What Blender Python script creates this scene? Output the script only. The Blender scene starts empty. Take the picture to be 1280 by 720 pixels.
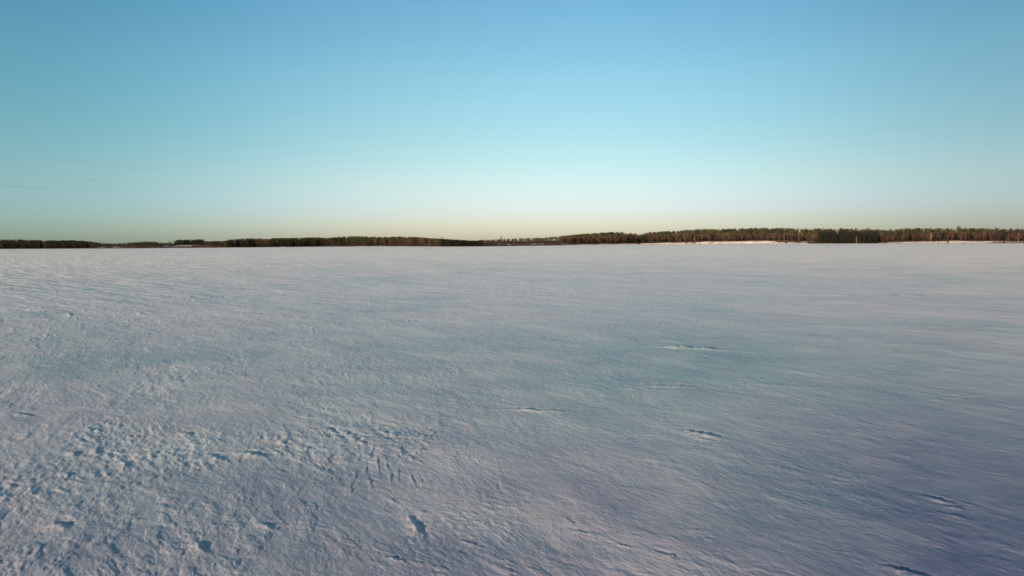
import bpy, math, random
import numpy as np
from mathutils import Matrix, Vector

random.seed(11)
rng = np.random.default_rng(11)
C = bpy.context.scene.collection
R = math.radians
F = 834.0          # focal length in photo pixels (1280 wide)
CAM_H = 7.0        # the drone hovers seven metres over the ice

# ------------------------------------------------------------------ noise
def _hash(ix, iy, seed):
    h = (ix.astype(np.int64) * 374761393 + iy.astype(np.int64) * 668265263 + seed * 1274126177) & 0xFFFFFFFF
    h = ((h ^ (h >> 13)) * 1274126177) & 0xFFFFFFFF
    h = h ^ (h >> 16)
    return h
def gnoise(x, y, seed=0):
    x = np.asarray(x, float); y = np.asarray(y, float)
    x0 = np.floor(x); y0 = np.floor(y)
    fx = x - x0; fy = y - y0
    ux = fx * fx * fx * (fx * (fx * 6 - 15) + 10); uy = fy * fy * fy * (fy * (fy * 6 - 15) + 10)
    def g(dx, dy):
        a = (_hash(x0 + dx, y0 + dy, seed) & 0xFFFF) * (2 * math.pi / 65536.0)
        return np.cos(a) * (fx - dx) + np.sin(a) * (fy - dy)
    a = g(0, 0); b = g(1, 0); c = g(0, 1); d = g(1, 1)
    return 1.45 * ((a + (b - a) * ux) + ((c + (d - c) * ux) - (a + (b - a) * ux)) * uy)
def fbm(x, y, oct=4, seed=0, gain=.5):
    s = 0; a = 1.0; t = 0
    for i in range(oct):
        s = s + a * gnoise(x * 2 ** i + 17.3 * i, y * 2 ** i - 9.1 * i, seed + i); t += a; a *= gain
    return s / t
def sstep(a, b, x):
    t = np.clip((np.asarray(x, float) - a) / (b - a), 0, 1); return t * t * (3 - 2 * t)

# ------------------------------------------------------------------ materials
def mat(name):
    m = bpy.data.materials.new(name); m.use_nodes = True
    nt = m.node_tree; b = nt.nodes['Principled BSDF']
    b.inputs['Specular IOR Level'].default_value = .2
    b.inputs['Roughness'].default_value = .9
    return m, nt, b
def N(nt, typ, **kw):
    n = nt.nodes.new(typ)
    for k, v in kw.items():
        if k in n.inputs: n.inputs[k].default_value = v
        else: setattr(n, k, v)
    return n
def ramp(nt, fac, stops):
    n = nt.nodes.new('ShaderNodeValToRGB'); e = n.color_ramp.elements
    while len(e) < len(stops): e.new(.5)
    for i, (p, c) in enumerate(stops):
        e[i].position = p; e[i].color = (*c, 1) if len(c) == 3 else c
    nt.links.new(fac, n.inputs[0]); return n.outputs[0]
def mixc(nt, fac, a, b, mode='MIX'):
    n = nt.nodes.new('ShaderNodeMix'); n.data_type = 'RGBA'; n.blend_type = mode
    for sock, v in ((n.inputs[0], fac), (n.inputs[6], a), (n.inputs[7], b)):
        if isinstance(v, bpy.types.NodeSocket): nt.links.new(v, sock)
        elif isinstance(v, (int, float)): sock.default_value = v
        else: sock.default_value = (*v, 1)
    return n.outputs[2]
def mmath(nt, op, a, b=None, clamp=False):
    n = nt.nodes.new('ShaderNodeMath'); n.operation = op; n.use_clamp = clamp
    for s, v in ((n.inputs[0], a), (n.inputs[1], b)):
        if v is None: continue
        if isinstance(v, bpy.types.NodeSocket): nt.links.new(v, s)
        else: s.default_value = v
    return n.outputs[0]

WIND = math.atan2(-0.80, 0.60)      # the drifts run from far left towards near right
def wind_coords(nt, sx, sy, rot=0.0):
    geo = nt.nodes.new('ShaderNodeNewGeometry')
    mp = nt.nodes.new('ShaderNodeMapping')
    mp.vector_type = 'TEXTURE'
    mp.inputs['Rotation'].default_value = (0, 0, WIND + rot)
    mp.inputs['Scale'].default_value = (sx, sy, 1)
    nt.links.new(geo.outputs['Position'], mp.inputs['Vector'])
    return mp.outputs[0]
def noise(nt, vec, scale=1, detail=3, rough=.5, dist=0):
    n = nt.nodes.new('ShaderNodeTexNoise')
    n.inputs['Scale'].default_value = scale; n.inputs['Detail'].default_value = detail
    n.inputs['Roughness'].default_value = rough; n.inputs['Distortion'].default_value = dist
    nt.links.new(vec, n.inputs['Vector']); return n.outputs['Fac']

def snow_material():
    m, nt, b = mat('snow_crust')
    b.inputs['Specular IOR Level'].default_value = .5
    b.inputs['Roughness'].default_value = .42
    fresh = (.90, .86, .87); glaze = (.62, .73, .73); dusty = (.83, .71, .74); painted_shade = (.085, .115, .27)
    big = noise(nt, wind_coords(nt, 26, 15), 1, 5, .55, .4)
    c = mixc(nt, ramp(nt, big, [(.38, (0, 0, 0)), (.66, (.8, .8, .8))]), fresh, glaze)
    big2 = noise(nt, wind_coords(nt, 15, 9, .5), 1, 3, .6, .8)
    c = mixc(nt, ramp(nt, big2, [(.5, (0, 0, 0)), (.8, (.55, .55, .55))]), c, dusty)
    fine = noise(nt, wind_coords(nt, 1.5, .7), 1, 5, .65)
    c = mixc(nt, ramp(nt, fine, [(.25, (.42, .42, .42)), (.55, (0, 0, 0))]), c, (.48, .60, .68))
    gz = nt.nodes.new('ShaderNodeAttribute'); gz.attribute_name = 'glazed'
    c = mixc(nt, gz.outputs['Fac'], c, (.32, .56, .53))
    bl = noise(nt, wind_coords(nt, 1.9, 1.1), 1, 3, .55, .5)
    c = mixc(nt, ramp(nt, bl, [(.48, (0, 0, 0)), (.72, (.5, .5, .5))]), c, (.62, .72, .82))
    bl2 = noise(nt, wind_coords(nt, 2.6, 1.6, 1.0), 1.13, 3, .55, .5)
    c = mixc(nt, ramp(nt, bl2, [(.55, (0, 0, 0)), (.75, (.5, .5, .5))]), c, (.86, .76, .68))
    at = nt.nodes.new('ShaderNodeAttribute'); at.attribute_name = 'painted_shade'
    c = mixc(nt, at.outputs['Fac'], c, painted_shade)  # painted shade: darkens near snow, the right side and drift hollows
    st = noise(nt, wind_coords(nt, 22, 1.5, .55), 1, 4, .6, .2)      # thin tails of fresh blown snow
    st2 = noise(nt, wind_coords(nt, 60, 30, .3), 1, 2, .5)
    rs = nt.nodes.new('ShaderNodeAttribute'); rs.attribute_name = 'far_relief'
    c = mixc(nt, mmath(nt, 'MULTIPLY', mmath(nt, 'MULTIPLY', rs.outputs['Fac'], 3.0, True), mmath(nt, 'MULTIPLY', ramp(nt, st, [(.56, (0, 0, 0)), (.68, (.9, .9, .9))]), ramp(nt, st2, [(.42, (0, 0, 0)), (.6, (1, 1, 1))]))), c, (.93, .89, .87))
    nt.links.new(c, b.inputs['Base Color'])
    # fine crust relief
    b1 = noise(nt, wind_coords(nt, .36, .24), 1, 6, .66, .3)
    b2 = noise(nt, wind_coords(nt, 3.4, 1.9), 1, 5, .6, .5)
    s1 = mmath(nt, 'MULTIPLY', b1, .026)
    s2 = mmath(nt, 'MULTIPLY', b2, .10)
    bp = nt.nodes.new('ShaderNodeBump'); bp.inputs['Strength'].default_value = 1; bp.inputs['Distance'].default_value = 1
    rf = nt.nodes.new('ShaderNodeAttribute'); rf.attribute_name = 'far_relief'
    b3 = noise(nt, wind_coords(nt, 13, 2.2, .25), 1, 7, .60, .1)
    s3 = mmath(nt, 'MULTIPLY', mmath(nt, 'MULTIPLY', b3, 1.5), rf.outputs['Fac'])
    nt.links.new(mmath(nt, 'ADD', mmath(nt, 'ADD', s1, s2), s3), bp.inputs['Height'])
    nt.links.new(bp.outputs[0], b.inputs['Normal'])
    return m

def shore_material():
    m, nt, b = mat('shore_ground')
    grass = (.10, .070, .045); brush = (.080, .043, .034); snow = (.56, .54, .53)
    geo = nt.nodes.new('ShaderNodeNewGeometry')
    def nz(s, d=4, sc=(1, 1, 1)):
        mp = nt.nodes.new('ShaderNodeMapping'); mp.inputs['Scale'].default_value = sc
        nt.links.new(geo.outputs['Position'], mp.inputs['Vector'])
        return noise(nt, mp.outputs[0], s, d, .6)
    c = mixc(nt, ramp(nt, nz(.05), [(.4, (0, 0, 0)), (.6, (1, 1, 1))]), grass, brush)
    at = nt.nodes.new('ShaderNodeAttribute'); at.attribute_name = 'snowy'
    n = nz(.09, 5, (.35, 1, 1))
    f = mmath(nt, 'ADD', at.outputs['Fac'], mmath(nt, 'SUBTRACT', n, .5))
    c = mixc(nt, ramp(nt, f, [(.46, (0, 0, 0)), (.56, (1, 1, 1))]), c, snow)
    nt.links.new(c, b.inputs['Base Color'])
    bp = nt.nodes.new('ShaderNodeBump'); bp.inputs['Distance'].default_value = 1; bp.inputs['Strength'].default_value = .6
    nt.links.new(mmath(nt, 'MULTIPLY', nz(.6), .5), bp.inputs['Height']); nt.links.new(bp.outputs[0], b.inputs['Normal'])
    return m

def plant_mat(name, c1, c2, scale=.25, rough=.9):
    m, nt, b = mat(name)
    geo = nt.nodes.new('ShaderNodeNewGeometry')
    n = noise(nt, geo.outputs['Position'], scale, 3, .6)
    nt.links.new(ramp(nt, n, [(.35, c1), (.65, c2)]), b.inputs['Base Color'])
    b.inputs['Roughness'].default_value = rough
    return m
M_snow = snow_material(); M_shore = shore_material()
M_bark = plant_mat('grey_brown_bark', (.040, .031, .026), (.070, .055, .044), .6)
M_birch = plant_mat('pale_birch_bark', (.24, .22, .20), (.36, .34, .31), .8)
M_twig = plant_mat('bare_brown_twigs', (.034, .023, .018), (.115, .080, .058), .09)
M_redtwig = plant_mat('reddish_bare_twigs', (.042, .021, .018), (.088, .043, .038), .11)
M_palet = plant_mat('straw_coloured_twigs', (.13, .10, .06), (.18, .145, .09), .2)
M_pine = plant_mat('pine_needles', (.020, .028, .012), (.072, .080, .034), .05)
M_spruce = plant_mat('dark_spruce_needles', (.008, .012, .011), (.015, .020, .018), .07)
M_pinebark = plant_mat('pine_bark', (.045, .030, .022), (.070, .046, .034), .5)

# ------------------------------------------------------------------ mesh helpers
def mesh_np(name, V, Fc, m, smooth=False):
    """V (n,3) ; Fc (k,3|4) int ; m material"""
    V = np.asarray(V, np.float32); Fc = np.asarray(Fc, np.int32)
    me = bpy.data.meshes.new(name); n = Fc.shape[1]
    me.vertices.add(len(V)); me.vertices.foreach_set('co', V.ravel())
    me.loops.add(Fc.size); me.loops.foreach_set('vertex_index', Fc.ravel())
    me.polygons.add(len(Fc)); me.polygons.foreach_set('loop_start', np.arange(0, Fc.size, n, dtype=np.int32))
    if smooth: me.polygons.foreach_set('use_smooth', np.ones(len(Fc), bool))
    me.update(calc_edges=True); me.materials.append(m)
    return me
def link(name, data, parent=None, **tags):
    o = bpy.data.objects.new(name, data); C.objects.link(o)
    if parent: o.parent = parent
    for k, v in tags.items():
        if v: o[k] = v
    return o

# ------------------------------------------------------------------ the shoreline, surveyed as bearing -> distance
def interp(tab):
    xs = np.array([t[0] for t in tab], float); ys = np.array([t[1] for t in tab], float)
    return lambda u: np.interp(u, xs, ys)
D_ = interp([(-900, 1500), (-300, 1200), (0, 1055), (160, 968), (320, 972), (400, 1010), (480, 985), (560, 850), (620, 825), (700, 870), (800, 935),
             (900, 898), (1000, 875), (1060, 830), (1100, 808), (1200, 735), (1280, 705), (1500, 660), (2200, 600)])
TOP = [(-900, 299), (-40, 300), (0, 299.5), (20, 299), (60, 300.6), (90, 300), (110, 301.5), (125, 303.3), (140, 304.2), (155, 304), (170, 303),
       (185, 302), (200, 303), (210, 303.5), (217, 301.6), (226, 299.6), (255, 299.3), (257, 301.6), (280, 301.5), (290, 299.5), (310, 298),
       (330, 298.3), (360, 297.3), (400, 296.5), (410, 297.3), (430, 295.6), (450, 295.2), (470, 296.3), (500, 295.8), (520, 296),
       (540, 297.8), (560, 299), (580, 300), (595, 301), (605, 299.7), (627, 299), (650, 298), (680, 297), (700, 295.5), (730, 292.7),
       (760, 290.6), (775, 290), (785, 292), (800, 293.4), (810, 291), (850, 288.6), (870, 287), (900, 286.5), (940, 285), (980, 285),
       (1005, 286), (1030, 285), (1060, 285.5), (1100, 287), (1120, 286), (1145, 285), (1160, 285.6), (1200, 285), (1240, 285.5),
       (1280, 286), (1500, 284), (2200, 280)]
Y_top = interp([(a, b - .5 - .7 * float(sstep(640, 820, a))) for a, b in TOP])
ROLL = 10.0 / 1280
Y_hor = lambda u: 305.7 - ROLL * np.asarray(u, float)
def sky_h(u, y): return CAM_H + (Y_hor(u) - Y_top(u)) / F * y       # height of the skyline at range y on bearing u
# average height of what grows there
TREE = interp([(-900, 12), (0, 12), (100, 11), (125, 5), (140, 3.0), (165, 5.5), (200, 4.5), (212, 3.5), (219, 7.5), (256, 7.5), (258, 4.5), (280, 5),
               (292, 10), (400, 11), (560, 12), (595, 9), (606, 5), (640, 5.5), (690, 7), (730, 11.5), (1000, 13.5), (1100, 13), (2200, 13)])
BANK = interp([(-900, .6), (0, .5), (320, .8), (560, .4), (620, .5), (700, 1.2), (800, 1.8), (870, 3.2), (960, 3.6), (1030, 1.2), (1095, .5), (1120, 1.8), (1190, 2.6),
               (1280, 1.6), (2200, 1.6)])
# distance over which the hill rises behind the shore
def G(u, v):
    u = np.asarray(u, float); v = np.asarray(v, float)
    y = D_(u) + 110
    hill = np.clip(sky_h(u, y) - TREE(u), .4, 30)
    b = BANK(u)
    z = -.5 + .5 * sstep(-6, 0, v) + b * sstep(0, 13, v) + (hill - b) * sstep(14, 115, v)
    z = z * (1 - sstep(170, 520, v)) + 1.5 * sstep(170, 520, v)
    n = fbm(u * .045, v * .03, 3, 5) * .9 * sstep(0, 20, v) + fbm(u * .12, v * .12, 3, 8) * .35 * sstep(0, 8, v)
    return z + n
def pos(u, v):
    y = D_(u) + v
    return (np.asarray(u, float) - 640) / F * y, y

def build_shore():
    us = np.concatenate([np.arange(-880, -40, 8.), np.arange(-40, 1330, 1.5), np.arange(1330, 2150, 8.)])
    vs = np.concatenate([np.arange(-6, 20, 1.), np.arange(20, 60, 2.), np.arange(60, 180, 4.), np.arange(180, 560, 20.), [700, 1100, 2000, 4000, 9000, 25000]])
    U, Vv = np.meshgrid(us, vs)
    Z = G(U, Vv); jit = fbm(U * .03, Vv * 0, 4, 31) * 9 * (1 - sstep(30, 90, Vv))
    X, Y = pos(U, Vv + jit)
    nv, nu = U.shape
    idx = np.arange(nv * nu).reshape(nv, nu)
    Fq = np.stack([idx[:-1, :-1], idx[:-1, 1:], idx[1:, 1:], idx[1:, :-1]], -1).reshape(-1, 4)
    me = mesh_np('shore', np.stack([X, Y, Z], -1).reshape(-1, 3), Fq, M_shore, True)
    s = np.full(U.shape, .16)
    def add(u0, u1, v0, v1, a, soft=6):
        w = sstep(u0 - soft, u0 + soft, U) * (1 - sstep(u1 - soft, u1 + soft, U)) * sstep(v0 - 3, v0 + 3, Vv) * (1 - sstep(v1 - 3, v1 + 3, Vv))
        s[:] = s + (a - s) * w
    add(-900, 2200, -8, 2.5, .62)                       # snow lies along the ice edge
    s *= 1 - .9 * sstep(78, 95, Vv)
    add(205, 240, 52, 68, .95, 3); add(190, 236, 34, 42, .6, 4)       # field of old snow below the copse
    add(122, 135, 20, 60, .7, 3); add(140, 156, 30, 60, .6, 3)
    add(352, 357, 2, 60, .95, 1); add(335, 375, 14, 26, .5, 3)
    add(445, 480, 2, 22, .60, 5)
    add(560, 600, -8, 1, .35)
    add(601, 605, 50, 64, .8, 2); add(620, 625, 42, 56, .62, 2); add(635, 638, 36, 52, .85, 1.5); add(664, 680, 52, 62, .8, 3)
    add(640, 700, -8, 4, .75)
    add(700, 860, -8, 10, .70); add(750, 765, 2, 12, .9, 3)
    add(860, 970, -8, 15, .82); add(870, 900, 4, 18, .8)
    add(890, 960, 2, 26, .70); add(960, 1010, 2, 7, .9, 4); add(968, 1015, 24, 34, .9, 5)
    add(1095, 1200, -8, 14, .56); add(1140, 1240, 4, 22, .88); add(1225, 1300, 6, 16, .7)
    add(1300, 2200, -8, 14, .6)
    a = me.attributes.new('snowy', 'FLOAT', 'POINT'); a.data.foreach_set('value', s.astype(np.float32).ravel())
    o = link('shore', me, kind='structure')
build_shore()

# ------------------------------------------------------------------ snow covered lake: one sheet to the horizon
def lake_height(X, Y):
    r = np.hypot(X, Y)
    cw, sw = math.cos(WIND), math.sin(WIND)
    a = X * cw + Y * sw; c = -X * sw + Y * cw            # along / across the wind
    wa = a + .8 * fbm(X * .3, Y * .3, 2, 70); wc = c + .25 * fbm(X * .4, Y * .4, 2, 71)
    h = .10 * fbm(a / 26, c / 11, 3, 1)
    patch = sstep(.02, .42, fbm(a / 13, c / 6, 3, 40) + .25 * fbm(a / 3, c / 1.5, 2, 44))
    # one rougher field in front, left of the middle
    g = np.exp(-(((X + 6.5) / 4.2) ** 2 + ((Y - 23) / 2.6) ** 2)) + .8 * np.exp(-(((X + 14) / 3.0) ** 2 + ((Y - 19.5) / 5.0) ** 2))
    patch = np.clip(patch * .75 + g, 0, 1.2)
    # eroded lumps
    l = 1.25 * fbm(wa / .46, wc / .30, 5, 10, .62); l = np.where(l > 0, l ** .8, l * .5)
    fade = 1 - sstep(90, 380, r)
    h = h + fade * patch * (.022 + .026 * np.clip(g, 0, 1) + .026 * sstep(23, 42, r)) * l * (.55 + .9 * sstep(-.2, .35, fbm(a / 2.2, c / 1.3, 3, 46)))
    # ridged sastrugi
    rd = 1 - np.abs(fbm(wa / 1.4, wc / .34, 3, 20)) * 2.4
    h = h + fade * (.25 + .9 * patch) * .009 * np.clip(rd, 0, 1) ** 2 * sstep(-.25, .3, fbm(a / 3, c / 2, 3, 25))
    sm = sstep(-.25, .25, fbm(a / 9, c / 7, 2, 55))
    h = h + (1 - sstep(50, 160, r)) * .010 * (.1 + sm * sstep(-.3, .3, fbm(a / 2.5, c / 1.6, 2, 57)) * 1.4) * fbm(wa / .24, wc / .14, 4, 30, .65)
    # broken crust: low plates with crisp edges
    pn = fbm(wa / 1.1, wc / .55, 5, 120, .6)
    pl = sstep(.02, .08, pn) + .8 * sstep(.22, .27, pn)
    h = h + (1 - sstep(60, 180, r)) * .009 * pl * sstep(-.05, .3, fbm(a / 7, c / 4, 3, 122) + .35 * g)
    # long thin drifts
    d = fbm(a / 9.0, c / .8, 3, 60); h = h + .05 * sstep(45, 80, r) * sstep(.28, .62, d) * sstep(.0, .35, fbm(a / 30, c / 18, 2, 62)) * (1 - sstep(300, 700, r))
    return h
LEDGES = []   # x, y, half length, half width, height, turn
def gp(px, py):
    dy = py - float(Y_hor(px)); d = F * CAM_H / dy * (1 - .071 * dy / F); return (px - 640) / F * d * 1.0, d
for px, py, L, W, A, t in [(404, 536, .5, .32, .17, .3), (514, 655, 1.0, .26, .13, -.25), (878, 541, 1.1, .45, .27, .2), (665, 511, 2.2, .34, .19, .75),
                           (1184, 624, .6, .24, .17, -.05), (1206, 634, .5, .2, .13, .25), (1222, 628, .7, .16, .08, 0), (1208, 645, .6, .15, .07, .1), (885, 548, .5, .2, .1, .3), (1150, 714, .7, .25, .15, .3), (225, 541, .5, .25, .16, .2), (262, 570, .6, .28, .18, .2), (310, 566, .9, .34, .2, .5),
                           (20, 518, .8, .3, .17, .5), (80, 566, .5, .3, .14, .1), (58, 655, .5, .3, .15, .4), (857, 434, 3.2, .6, .3, .6), (835, 482, 2.4, .4, .26, .8),
                           (1100, 368, 16, .9, .2, .75), (255, 371, 9, .8, .2, .9), (1180, 407, 12, .7, .16, .75), (320, 655, .4, .2, .1, .2), (235, 680, .4, .22, .1, .1)]:
    x, y = gp(px, py); LEDGES.append((x, y, L * .62, W * .55, A * (.33 if y < 40 else .8), t))
for k in range(13):
    x, y = gp(432 + k * 7.5 + rng.normal() * 3, 585 + rng.normal() * 14); LEDGES.append((x, y, float(rng.uniform(.35, .8)), .05, float(rng.uniform(.010, .018)), float(-.4 + rng.normal() * .08)))
for k in range(90):
    y = float(14 + rng.random() ** 1.7 * 110); x = float((rng.random() * 2 - 1) * y * .85)
    s = .5 + y / 50
    LEDGES.append((x, y, s * float(rng.uniform(.15, .42)), s * float(rng.uniform(.06, .14)), float(rng.uniform(.008, .024)), float(rng.normal(.2, .3))))
def add_ledges(X, Y, H, SHADE):
    for x, y, L, W, A, t in LEDGES:
        R_ = L * 3 + W * 3
        q = (np.abs(X - x) < R_) & (np.abs(Y - y) < R_)
        if not q.any(): continue
        dx = X[q] - x; dy = Y[q] - y
        ang = WIND + t; ca, sa = math.cos(ang), math.sin(ang)
        s = (dx * ca + dy * sa) / L; w = (-dx * sa + dy * ca) / W
        w = w + .6 * gnoise(s * 2.2 + x, s * 0 + y, 90) + .45 * fbm(X[q] * 3, Y[q] * 3, 4, 91, .6)
        e = np.exp(-s ** 2)
        up = np.where(w < 0, np.exp(-(w / 1.2) ** 2), np.exp(-(w / .35) ** 2))       # crest with a steep lee side (away from the sun)
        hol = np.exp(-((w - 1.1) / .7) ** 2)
        e = e * np.clip(.75 + .9 * fbm(s * 2.5 + y, w * .8 + x, 3, 95), 0, 1.4)
        H[q] += A * e * up - A * .45 * e * hol
        SHADE[q] = np.maximum(SHADE[q], .45 * sstep(.35, .8, e * hol))  # shade in the hollow painted into the snow colour
def build_lake():
    fine = np.radians(np.arange(-44, 44.01, .085))
    rest = np.radians(np.arange(46, 314.1, 4.))
    ang = np.concatenate([fine, rest])
    hf = 667. * CAM_H
    rows = np.concatenate([[1.5, 3, 5, 7, 9], hf / np.arange(hf / 11.0, hf / 330., -.72), np.geomspace(340, 1600, 60), np.geomspace(1800, 26000, 10)])
    A, Rr = np.meshgrid(ang, rows)
    X = np.sin(A) * Rr; Y = np.cos(A) * Rr
    H = lake_height(X, Y); SHADE = np.zeros_like(H)
    GZ = np.exp(-((X - 9) / 17) ** 2 - ((Y - 38) / 15) ** 2) * (.75 + .8 * fbm(X / 9, Y / 7, 4, 101)) + .5 * sstep(.1, .5, fbm(X / 17, Y / 12, 4, 103))
    GZ = np.clip(GZ, 0, 1) * .95 * (1 - sstep(150, 500, Rr))
    # lens corner darkening painted into the snow colour towards the near right
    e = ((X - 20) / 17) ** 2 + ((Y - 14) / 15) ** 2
    SHADE = .97 * sstep(-9, 12, X - .35 * (Y - 14)) * (1 - .96 * sstep(9, 50, Y)) * (.96 + .22 * fbm(X / 2.2, Y / 1.6, 5, 80, .6))
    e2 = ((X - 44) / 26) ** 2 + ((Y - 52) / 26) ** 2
    SHADE = np.maximum(SHADE, np.clip(1 - e2 + .3 * fbm(X / 9, Y / 5, 4, 83), 0, 1) ** 1.5 * .12)  # fainter painted darkening farther out on the right
    SHADE = np.maximum(SHADE, (.24 * (1 - sstep(10, 30, Rr)) + .23 * (1 - sstep(24, 110, Rr)) + .13 * (1 - sstep(110, 400, Rr))) * (1 + .5 * fbm(X / 5, Y / 3.5, 3, 88)) + .12 * fbm(X / 4, Y / 3, 4, 87) * (1 - sstep(30, 80, Rr)))  # snow near the camera painted darker, as far facets catch more sun
    SHADE = np.clip(SHADE, 0, 1)
    add_ledges(X, Y, H, SHADE)
    far = sstep(500, 760, Rr)
    H = H * (1 - far)
    V = np.stack([X, Y, H], -1).reshape(-1, 3); V = np.vstack([V, [[0, 0, 0]]])
    nr, na = A.shape; idx = np.arange(nr * na).reshape(nr, na)
    nx = np.roll(idx, -1, 1)
    Fq = np.stack([idx[:-1], idx[1:], nx[1:], nx[:-1]], -1).reshape(-1, 4)
    me = mesh_np('snow_covered_lake', V[:-1], Fq[:, ::-1] if False else Fq[:, [0, 3, 2, 1]], M_snow, True)
    a = me.attributes.new('painted_shade', 'FLOAT', 'POINT'); a.data.foreach_set('value', SHADE.astype(np.float32).ravel())
    a = me.attributes.new('glazed', 'FLOAT', 'POINT'); a.data.foreach_set('value', GZ.astype(np.float32).ravel())
    a = me.attributes.new('far_relief', 'FLOAT', 'POINT'); a.data.foreach_set('value', sstep(35, 300, Rr).astype(np.float32).ravel())
    if me.polygons[0].normal.z < 0: me.flip_normals()
    link('snow_covered_lake', me, kind='structure')
build_lake()

# ------------------------------------------------------------------ trees (unit meshes: real height in metres, base at 0)
class PB:
    def __init__(s): s.V = []; s.F = []; s.n = 0
    def quad(s, p, q, w0, w1, nrm):
        p = np.array(p); q = np.array(q); d = q - p
        sd = np.cross(d, nrm); l = np.linalg.norm(sd); sd = sd / l if l > 1e-6 else np.array([1., 0, 0])
        s.V += [p - sd * w0, p + sd * w0, q + sd * w1, q - sd * w1]; s.F.append([s.n, s.n + 1, s.n + 2, s.n + 3]); s.n += 4
    def tube(s, pts, rad, k=5):
        pts = [np.array(p, float) for p in pts]; base = s.n
        for i, p in enumerate(pts):
            d = pts[min(i + 1, len(pts) - 1)] - pts[max(i - 1, 0)]; d /= np.linalg.norm(d)
            x = np.cross(d, [.31, .95, .1]); x /= np.linalg.norm(x); y = np.cross(d, x)
            for j in range(k):
                a = 2 * math.pi * j / k; s.V.append(p + rad[i] * (x * math.cos(a) + y * math.sin(a)))
        for i in range(len(pts) - 1):
            for j in range(k):
                s.F.append([base + i * k + j, base + i * k + (j + 1) % k, base + (i + 1) * k + (j + 1) % k, base + (i + 1) * k + j])
        s.n += len(pts) * k
    def arr(s): return np.array(s.V), np.array(s.F)
def rv(): 
    v = rng.normal(size=3); return v / np.linalg.norm(v)
def bare_tree(h, spread, dens):
    T = PB(); K = PB()
    lean = rng.normal(size=2) * .03 * h
    pts = [(lean[0] * t ** 2, lean[1] * t ** 2, h * t * .92) for t in (-.03, .1, .3, .5, .7, .85, 1)]
    T.tube(pts, [.2, .17, .14, .11, .07, .045, .02])
    nl = int(9 * dens)
    for i in range(nl):
        t = .28 + .64 * (i + rng.random()) / nl
        p = np.array([lean[0] * t * t, lean[1] * t * t, h * .92 * t]); az = i * 2.4 + rng.random()
        L = spread * (1.15 - .75 * t) * rng.uniform(.7, 1.15) * (0.6 + .4 * math.sin(min(1, (t - .1) / .35) * 1.57)); up = rng.uniform(.7, 1.4)
        d = np.array([math.cos(az), math.sin(az), up]); d /= np.linalg.norm(d)
        q = p + d * L * .55; e = q + (d * .55 + np.array([0, 0, .3])) * L * .7
        T.tube([p, q, e], [.07, .045, .015], 3)
        for j in range(int(15 * dens)):
            s_ = rng.uniform(.15, 1.0); b = p + (q - p) * min(1, s_ * 2) if s_ < .5 else q + (e - q) * (s_ - .5) * 2
            dd = d + rv() * .85; dd[2] += .35; dd /= np.linalg.norm(dd); l = rng.uniform(.6, 1.5) * (h / 12)
            K.quad(b, b + dd * l, .045, .015, rv())
            for m_ in range(2):
                b2 = b + dd * l * rng.uniform(.4, 1); d2 = dd + rv() * .9; d2 /= np.linalg.norm(d2)
                K.quad(b2, b2 + d2 * l * .6, .055, .02, rv())
    for j in range(int(26 * dens)):
        t = rng.uniform(.6, 1); b = np.array([lean[0] * t * t, lean[1] * t * t, h * .92 * t]); dd = rv(); dd[2] = abs(dd[2]) + .6; dd /= np.linalg.norm(dd)
        K.quad(b, b + dd * rng.uniform(.6, 1.5), .04, .015, rv())
    return T.arr(), K.arr()
def pine_tree(h, spread, low):
    T = PB(); K = PB()
    T.tube([(0, 0, -.3), (.05, 0, h * .3), (-.05, .1, h * .65), (0, 0, h * .97)], [.2, .17, .11, .02])
    nc = 26
    for i in range(nc):
        t = low + (1 - low) * (i + rng.random()) / nc
        r = spread * (math.sin(max(.12, (t - low) / (1 - low)) ** .6 * 2.6)) * rng.uniform(.45, 1.05); az = i * 2.4 + rng.random()
        c = np.array([math.cos(az) * r * .8, math.sin(az) * r * .8, h * t]); 
        T.tube([(0, 0, h * t - .25 * r), c], [.05, .02], 3)
        cs = np.array([.85, .85, .38]) * rng.uniform(.7, 1.25)
        for j in range(17):
            p = c + rv() * cs * rng.uniform(.4, 1.1); d = rv(); d[2] *= .5
            K.quad(p, p + d * rng.uniform(.3, .6), .17, .12, rv())
    return T.arr(), K.arr()
def spruce_tree(h, spread):
    T = PB(); K = PB()
    T.tube([(0, 0, -.3), (0, 0, h * .5), (0, 0, h * .98)], [.2, .12, .02])
    nw = 20
    for i in range(nw):
        t = .06 + .92 * i / nw; rr = spread * (1 - t) ** .85 + .12
        for j in range(8 if t < .8 else 5):
            az = j * .785 + i * 1.1 + rng.random() * .5; r = rr * rng.uniform(.7, 1.12)
            d = np.array([math.cos(az), math.sin(az), -.28]); p = np.array([0, 0, h * t])
            for s_ in (.15, .45, .75):
                a = p + d * r * s_ + rng.normal(size=3) * .05
                K.quad(a, a + d * r * .34 + np.array([0, 0, -.06]), .28 * (1.2 - s_), .16 * (1.1 - s_), np.array([0, 0, 1.]) + rv() * .5)
    K.quad((0, 0, h * .93), (0, 0, h * 1.01), .1, .02, rv())
    return T.arr(), K.arr()
def shrub(h, spread):
    T = PB(); K = PB()
    for i in range(9):
        az = i * 2.4; d = np.array([math.cos(az) * .5, math.sin(az) * .5, 1.]) ; d *= h * rng.uniform(.6, .9)
        T.tube([(0, 0, -.1), d * .5, d], [.035, .025, .01], 3)
        for j in range(16):
            b = d * rng.uniform(.25, 1); dd = rv(); dd[2] = abs(dd[2]) + .2
            K.quad(b, b + dd * spread * .5, .03, .012, rv())
    return T.arr(), K.arr()

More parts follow.
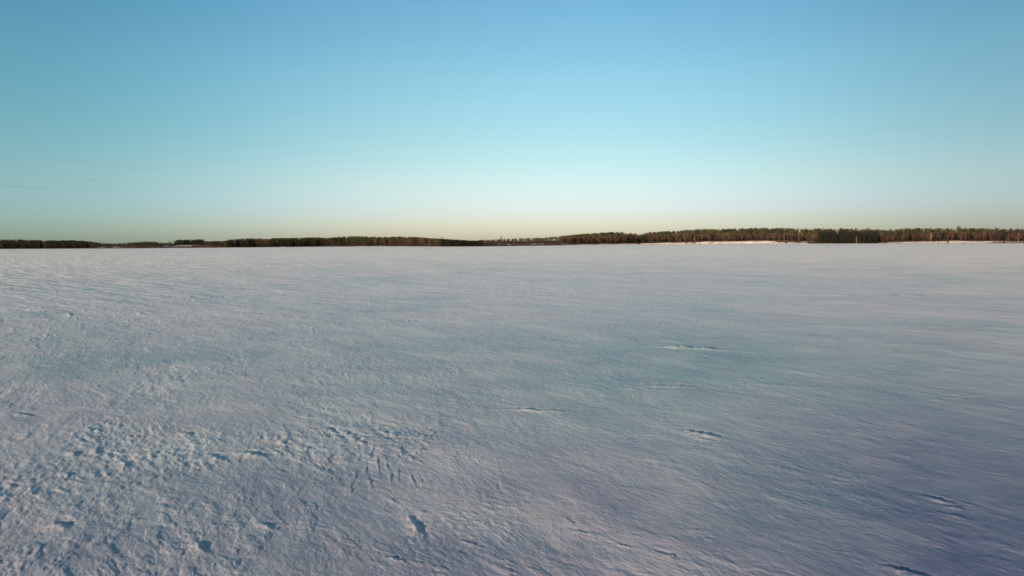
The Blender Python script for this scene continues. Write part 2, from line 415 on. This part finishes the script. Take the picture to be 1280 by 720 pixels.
KINDS = {}
def reg(kind, tm, km, gens):
    out = []
    for gen in gens:
        (tv, tf), (kv, kf) = gen
        hh = float(max(kv[:, 2].max(), tv[:, 2].max()))
        out.append(dict(tv=tv / hh, tf=tf, kv=kv / hh, kf=kf, h=hh))
    KINDS[kind] = dict(var=out, tm=tm, km=km)
reg('bare', M_bark, M_twig, [bare_tree(12, 3.6, 1.1), bare_tree(11, 3.0, 1.0), bare_tree(13, 4.2, 1.2), bare_tree(10, 3.8, 1.1)])
reg('red', M_bark, M_redtwig, [bare_tree(10, 3.8, 1.2), bare_tree(9, 3.4, 1.2), bare_tree(11, 4.4, 1.2)])
reg('straw', M_birch, M_palet, [bare_tree(12, 3.0, 1.2), bare_tree(11, 2.6, 1.3)])
reg('birch', M_birch, M_twig, [bare_tree(12, 2.4, .9), bare_tree(13, 2.2, .8)])
reg('pine', M_pinebark, M_pine, [pine_tree(13, 2.6, .42), pine_tree(12, 3.0, .35), pine_tree(14, 2.5, .5), pine_tree(12, 2.7, .3)])
reg('spruce', M_bark, M_spruce, [spruce_tree(13, 2.9), spruce_tree(12, 2.5), spruce_tree(14, 3.3), pine_tree(12, 3.0, .08), pine_tree(12, 3.3, .12)])
reg('shrub', M_bark, M_redtwig, [shrub(2.4, 1.5), shrub(1.8, 1.5), shrub(2.8, 1.8)])

# what grows where: (from bearing, to bearing, spacing factor, {kind: weight} front, {kind: weight} back, v range)
REG = [(-700, 0, .5, dict(bare=1, spruce=1), dict(pine=1, spruce=1), 6, 130),
       (0, 112, 1.35, dict(spruce=1.6, red=.25, bare=.15), dict(spruce=1, pine=.6), 5, 125),
       (112, 128, .8, dict(bare=.6, pine=.6), dict(pine=1, bare=.5), 8, 110),
       (128, 160, .22, dict(pine=.6, red=.6), dict(pine=1, bare=.3), 10, 110),
       (160, 200, .8, dict(pine=.5, bare=.5), dict(spruce=1, pine=.5), 12, 118),
       (200, 219, .25, dict(pine=1), dict(bare=1), 20, 110),
       (219, 257, 2.0, dict(spruce=1), dict(spruce=1), 78, 120),
       (257, 285, .9, dict(pine=.8, bare=.3), dict(pine=1), 8, 118),
       (285, 322, 1.2, dict(spruce=1, bare=.12), dict(spruce=1, pine=.3), 10, 120),
       (322, 338, 1.1, dict(bare=1), dict(pine=1, spruce=.5), 9, 120),
       (338, 400, 1.2, dict(spruce=.6, pine=.5, bare=.25), dict(pine=1, spruce=.4), 9, 120),
       (400, 476, 1.2, dict(pine=.8, bare=.45, red=.2), dict(pine=1), 14, 120),
       (476, 552, 1.25, dict(pine=.35, bare=.8), dict(pine=1, spruce=.2), 9, 120),
       (552, 604, 1.35, dict(spruce=1), dict(spruce=1), 5, 115),
       (604, 700, .65, dict(bare=.2, red=.1, pine=.1), dict(pine=1, bare=.4), 60, 118),
       (700, 770, 1.3, dict(bare=1, red=.25), dict(pine=1), 8, 120),
       (770, 806, 1.3, dict(spruce=.7, bare=.6), dict(pine=.6, bare=.8), 8, 120),
       (806, 1022, 1.3, dict(bare=1, red=.45, straw=.04, pine=.12, spruce=.12), dict(pine=1, spruce=.15), 19, 122),
       (1022, 1096, 2.0, dict(spruce=1), dict(bare=.5, spruce=.6, pine=.5), 5, 122),
       (1096, 1285, 1.35, dict(red=1, bare=.5, spruce=.7, straw=.01), dict(pine=1, spruce=.6, bare=.3), 17, 120),
       (1285, 1900, .8, dict(red=.7, bare=.7), dict(pine=1, spruce=.5), 17, 120)]
trees = []
def place(kind, u, v, h, label=None, cat='tree', var=None, name=None):
    x, y = pos(u, v); z = float(G(u, v))
    trees.append(dict(k=kind, u=float(u), v=float(v), x=float(x), y=float(y), z=z - .15, h=float(h), rz=float(rng.random() * 6.28),
                      var=int(rng.integers(len(KINDS[kind]['var']))) if var is None else var, label=label, w=float(rng.uniform(.85, 1.2)), name=name))
for (u0, u1, dn, front, back, v0, v1) in REG:
    area = (u1 - u0) / F * 950 * (v1 - v0)
    n = int(area / 22 * dn)
    for i in range(n):
        v = v0 + (v1 - v0) * random.random() ** 1.25; u = random.uniform(u0, u1)
        W = front if (v - v0) < (v1 - v0) * .58 else back
        k = random.choices(list(W), list(W.values()))[0]
        y = float(D_(u)) + v; avail = float(sky_h(u, y)) - float(G(u, v))
        base = dict(bare=11, red=9, straw=11, birch=12, pine=12, spruce=11)[k] * random.uniform(.82, 1.1)
        lim = avail * (random.uniform(.94, 1.01) if random.random() > .03 else 1.07)
        h = min(base, lim) * (1 - .09 * float(sstep(-.1, .5, fbm(np.array([u / 9.]), np.array([v / 60.]), 2, 140))[0]))
        if h < 1.8: continue
        place(k, u, v, h)
# shoreline shrubs
for i in range(900):
    u = random.uniform(-30, 1310)
    if 552 < u < 600 or 1030 < u < 1092: continue
    dn = 1.0 if (398 < u < 545 or 610 < u < 880 or 1100 < u) else .45
    if random.random() > dn: continue
    v = random.uniform(2.5, 20) if not 612 < u < 700 else random.uniform(3, 75)
    if 352 < u < 357: continue
    place('shrub', u, v, random.uniform(1.2, 2.7))

# the trees one can point to
SP = [('pine', 553, 60, 12.4, 'lone pine rising above the dark spruces in the middle of the far shore', 3),
      ('pine', 627, 108, 8.5, 'single round-topped pine standing above the low ridge right of the dark spruces', 1),
      ('bare', 195, 108, 6.6, 'small bare tree sticking up from the low ridge left of the flat-topped copse', 1),
      ('straw', 1163, 15.5, 11.0, 'pale straw-coloured tree at the forest edge behind the long snow bank', 0),
      ('straw', 868, 17, 9.5, 'pale yellowish tree at the forest edge where the snowy bank starts rising', 1),
      ('birch', 1070, 3.5, 10.5, 'lone white birch trunk against the black spruces on the right shore', 0),
      ('birch', 998, 17, 11.5, 'tall pale birch standing by itself left of the black spruces', 1),
      ('birch', 975, 22, 7, 'leftmost of the three small white birches above the bank', 0),
      ('birch', 980, 23, 8, 'middle one of the three small white birches above the bank', 1),
      ('birch', 984, 22, 6.6, 'rightmost of the three small white birches above the bank', 0),
      ('birch', 537, 8, 8, 'pale birch at the water edge just left of the dark spruces', 0),
      ('birch', 850, 17, 9, 'left one of two pale slim birches in front of the brown wood', 1),
      ('birch', 856, 18, 9, 'right one of two pale slim birches in front of the brown wood', 0),
      ('pine', 1197, 60, 16.5, 'tallest dark pine rising above the forest behind the long snow bank', 2),
      ('pine', 1244, 52, 15.4, 'dark pine poking above the forest top near the right edge', 0),
      ('pine', 1084, 75, 15.4, 'pine with a small round top above the black spruces', 1),
      ('pine', 873, 95, 13, 'pine at the high point of the skyline above the pale yellowish tree', 3),
      ('straw', 1272, 19, 10.5, 'straw-coloured tree nearest the right edge of the photo', 0),
      ('straw', 1259, 20, 9.5, 'smaller straw-coloured tree just left of the one at the right edge', 1),
      ('red', 893, 15, 7.5, 'reddish bare tree standing forward on the snowy bank slope', 0),
      ('red', 1020, 9, 9.5, 'reddish bare tree touching the left edge of the black spruces', 1)]
for k, u, v, h, lab, var in SP: place(k, u, v, h, lab, var=var)

# how much of each tree shows over the ones in front of it
sil = np.full(2400, -1e9)
order = sorted(range(len(trees)), key=lambda i: trees[i]['y'])
for i in order:
    t = trees[i]; wid = dict(bare=3.6, red=3.8, straw=3, birch=2.4, pine=2.8, spruce=2.9, shrub=1.5)[t['k']] * t['h'] / 12 * (3 if t['k'] == 'shrub' else 1)
    c = t['u'] + 500; w = max(.5, wid / t['y'] * F)
    a, b = int(max(0, c - w)), int(min(2399, c + w)) + 1
    top = (t['z'] + t['h'] - CAM_H) / t['y']; bot = (t['z'] - CAM_H) / t['y']
    cur = np.maximum(sil[a:b], bot); t['vis'] = float(np.clip(top - cur, 0, None).sum()) * F if -6 < t['u'] < 1286 else 0
    sil[a:b] = np.maximum(sil[a:b], bot + (top - bot) * (.85 if t['k'] in ('pine', 'spruce') else .7))

STR = [(-20, 125, 'at the far left end of the shore'), (125, 216, 'on the low ridge left of the flat-topped copse'), (216, 258, 'in the flat-topped dark copse on the left'),
       (258, 285, 'on the low ridge right of the flat-topped copse'), (285, 352, 'in the wood left of the pale gully'), (352, 400, 'in the wood right of the pale gully'),
       (400, 476, 'on the olive green rise left of centre'), (476, 552, 'just left of the dark spruces at the centre'), (552, 604, 'in the dark spruce point at the centre'),
       (604, 700, 'on the low open ridge right of centre'), (700, 806, 'on the green-topped hill right of centre'), (806, 885, 'behind the start of the rising bank'),
       (885, 965, 'above the widest snowy bank slope'), (965, 1022, 'beside the small white birches'), (1022, 1096, 'in the black spruce block on the right shore'),
       (1096, 1150, 'just right of the black spruce block'), (1150, 1225, 'behind the long snow bank on the right'), (1225, 1300, 'near the right edge of the photo')]
def stretch(u):
    for a, b, s in STR:
        if a <= u < b: return s
    return STR[-1][2]
INFO = dict(bare=('bare_tree', 'bare grey-brown tree', 'tree'), red=('bare_tree', 'bare reddish tree', 'tree'), straw=('bare_tree', 'pale straw-coloured tree', 'tree'),
            birch=('birch_tree', 'white birch', 'tree'), pine=('pine_tree', 'olive green pine', 'pine tree'), spruce=('spruce_tree', 'dark spruce', 'spruce tree'),
            shrub=('shrub', 'low reddish shrub', 'shrub'))
CAP = dict(bare=200, red=100, straw=99, birch=99, pine=300, spruce=300, shrub=300)
for k in KINDS:
    L = [t for t in trees if t['k'] == k and t['label'] is None and t['vis'] > .6]
    L.sort(key=lambda t: -t['vis'])
    for t in L[:CAP[k]]: t['one'] = True
for k in KINDS:
    kd = KINDS[k]
    for j, vr in enumerate(kd['var']):
        vr['tme'] = mesh_np('trunk', vr['tv'], vr['tf'], kd['tm']); vr['kme'] = mesh_np('crown', vr['kv'], vr['kf'], kd['km'])
n_one = 0
for t in trees:
    if not (t.get('one') or t['label']): continue
    nm, desc, cat = INFO[t['k']]; vr = KINDS[t['k']]['var'][t['var']]
    r = bpy.data.objects.new(nm, None); C.objects.link(r)
    r.empty_display_size = .5
    r.location = (t['x'], t['y'], t['z']); r.rotation_euler = (0, 0, t['rz']); r.scale = (t['h'] * t['w'], t['h'] * t['w'], t['h'])
    r['category'] = cat
    if t['label']: r['label'] = t['label']
    else:
        r['label'] = f"{desc} {stretch(t['u'])}"; r['group'] = f"{desc}s {stretch(t['u'])}".replace('spruces in', 'spruces in')
    shr = t['k'] == 'shrub'
    link('stems' if shr else 'trunk', vr['tme'], r); link('twigs' if shr else 'crown', vr['kme'], r); n_one += 1

def stuff(name, kinds, label, cat):
    for part in (0,):
        Vs = []; Fs = []; MI = []; off = 0; mats = []
        for t in trees:
            if t['k'] not in kinds or t.get('one') or t['label']: continue
            kd = KINDS[t['k']]; vr = kd['var'][t['var']]
            ca, sa = math.cos(t['rz']), math.sin(t['rz'])
            for vv, ff, m_ in ((vr['tv'], vr['tf'], kd['tm']), (vr['kv'], vr['kf'], kd['km'])):
                if m_ not in mats: mats.append(m_)
                s = t['h'] * t['w']
                Q = np.empty_like(vv); Q[:, 0] = (vv[:, 0] * ca - vv[:, 1] * sa) * s + t['x']; Q[:, 1] = (vv[:, 0] * sa + vv[:, 1] * ca) * s + t['y']; Q[:, 2] = vv[:, 2] * t['h'] + t['z']
                Vs.append(Q); Fs.append(ff + off); off += len(vv); MI.append(np.full(len(ff), mats.index(m_), np.int32))
        if not Vs: continue
        me = mesh_np(name, np.vstack(Vs), np.vstack(Fs), mats[0])
        for m_ in mats[1:]: me.materials.append(m_)
        me.polygons.foreach_set('material_index', np.concatenate(MI))
        link(name, me, kind='stuff', label=label, category=cat)
stuff('bare_woodland', ('bare', 'red', 'straw', 'birch'), 'mass of leafless brown woodland behind the front trees along the far shore', 'woodland')
stuff('evergreen_forest', ('pine', 'spruce'), 'mass of dark evergreen forest behind the front trees along the far shore', 'forest')
stuff('shore_scrub', ('shrub',), 'low reddish scrub scattered along the foot of the far shore', 'scrub')
print('trees', len(trees), 'individual', n_one)

# ------------------------------------------------------------------ light, sky, camera
SUN_EL = R(8.5); SX, SY = -0.62, -0.785
l = bpy.data.lights.new('sun', 'SUN'); l.energy = 4.8; l.angle = R(.5); l.color = (1, .72, .48)
so = bpy.data.objects.new('sun', l); C.objects.link(so)
d = Vector((-SX * math.cos(SUN_EL), -SY * math.cos(SUN_EL), -math.sin(SUN_EL)))
so.rotation_euler = d.to_track_quat('-Z', 'Y').to_euler()

w = bpy.data.worlds.new('World'); bpy.context.scene.world = w; w.use_nodes = True
nt = w.node_tree; bg = nt.nodes['Background']
sky = nt.nodes.new('ShaderNodeTexSky'); sky.sky_type = 'NISHITA'; sky.sun_disc = False
sky.sun_elevation = SUN_EL; sky.sun_rotation = math.atan2(SX, SY)
sky.altitude = 100; sky.air_density = 1.0; sky.dust_density = .6; sky.ozone_density = 1.0
geo = nt.nodes.new('ShaderNodeTexCoord')
sep = nt.nodes.new('ShaderNodeSeparateXYZ'); nt.links.new(geo.outputs['Generated'], sep.inputs[0])
# colour of this clear evening air by elevation (half values: doubled below)
SKY_TINT = [(0.0, (.495, .575, 1.0)), (.044, (.505, .565, .93)), (.085, (.545, .592, .735)), (.141, (.515, .625, .67)), (.229, (.495, .68, .71)), (.32, (.43, .67, .735)), (.55, (.34, .42, .45)), (1, (.34, .36, .38))]
c = mixc(nt, 1.0, sky.outputs[0], ramp(nt, sep.outputs[2], SKY_TINT), 'MULTIPLY')
# and by compass bearing, with lens edge darkening painted into the sky
az = mmath(nt, 'ADD', mmath(nt, 'DIVIDE', mmath(nt, 'ARCTAN2', sep.outputs[0], sep.outputs[1]), 2 * math.pi), .5)
AZ = [(.0, (.30, .30, .30)), (.30, (.30, .34, .36)), (.3995, (.208, .328, .362)), (.4417, (.36, .415, .445)), (.475, (.42, .43, .435)), (.518, (.415, .42, .43)),
      (.562, (.29, .312, .33)), (.6006, (.185, .21, .23)), (.70, (.20, .22, .23)), (1., (.30, .30, .30))]
azc = ramp(nt, az, AZ); azc.node.color_ramp.interpolation = 'B_SPLINE'
c = mixc(nt, 1.0, c, azc, 'MULTIPLY')
c = mixc(nt, 1.0, c, (3.47, 3.47, 3.47), 'MULTIPLY')
cv = nt.nodes.new('ShaderNodeCombineXYZ'); nt.links.new(mmath(nt, 'MULTIPLY', az, 45), cv.inputs[0]); nt.links.new(mmath(nt, 'MULTIPLY', sep.outputs[2], 170), cv.inputs[1])
cl = noise(nt, cv.outputs[0], 1, 4, .55, .3)      # a few faint low streaks of cloud to the left
zone = mmath(nt, 'MULTIPLY', ramp(nt, sep.outputs[2], [(.055, (0, 0, 0)), (.075, (1, 1, 1)), (.092, (1, 1, 1)), (.105, (0, 0, 0))]), ramp(nt, az, [(.37, (1, 1, 1)), (.44, (0, 0, 0))]))
clf = mmath(nt, 'MULTIPLY', mmath(nt, 'MULTIPLY', ramp(nt, cl, [(.52, (0, 0, 0)), (.66, (1, 1, 1))]), zone), .7)
c = mixc(nt, clf, c, mixc(nt, 1.0, c, (.72, .62, .66), 'MULTIPLY'))
nt.links.new(c, bg.inputs[0]); bg.inputs[1].default_value = .1

cam = bpy.data.cameras.new('camera'); cam.sensor_width = 36; cam.lens = F / 1280 * 36; cam.clip_start = .1; cam.clip_end = 60000
co = bpy.data.objects.new('camera', cam); C.objects.link(co)
pitch = math.atan((360 - 300.7) / F)
co.matrix_world = Matrix.Translation((0, 0, CAM_H)) @ Matrix.Rotation(R(90) - pitch, 4, 'X') @ Matrix.Rotation(-math.atan(ROLL), 4, 'Z')
sc = bpy.context.scene; sc.camera = co
sc.view_settings.view_transform = 'Standard'; sc.view_settings.look = 'None'; sc.view_settings.exposure = 0.93; sc.view_settings.gamma = 1
sc.render.engine = 'CYCLES'; sc.cycles.max_bounces = 4
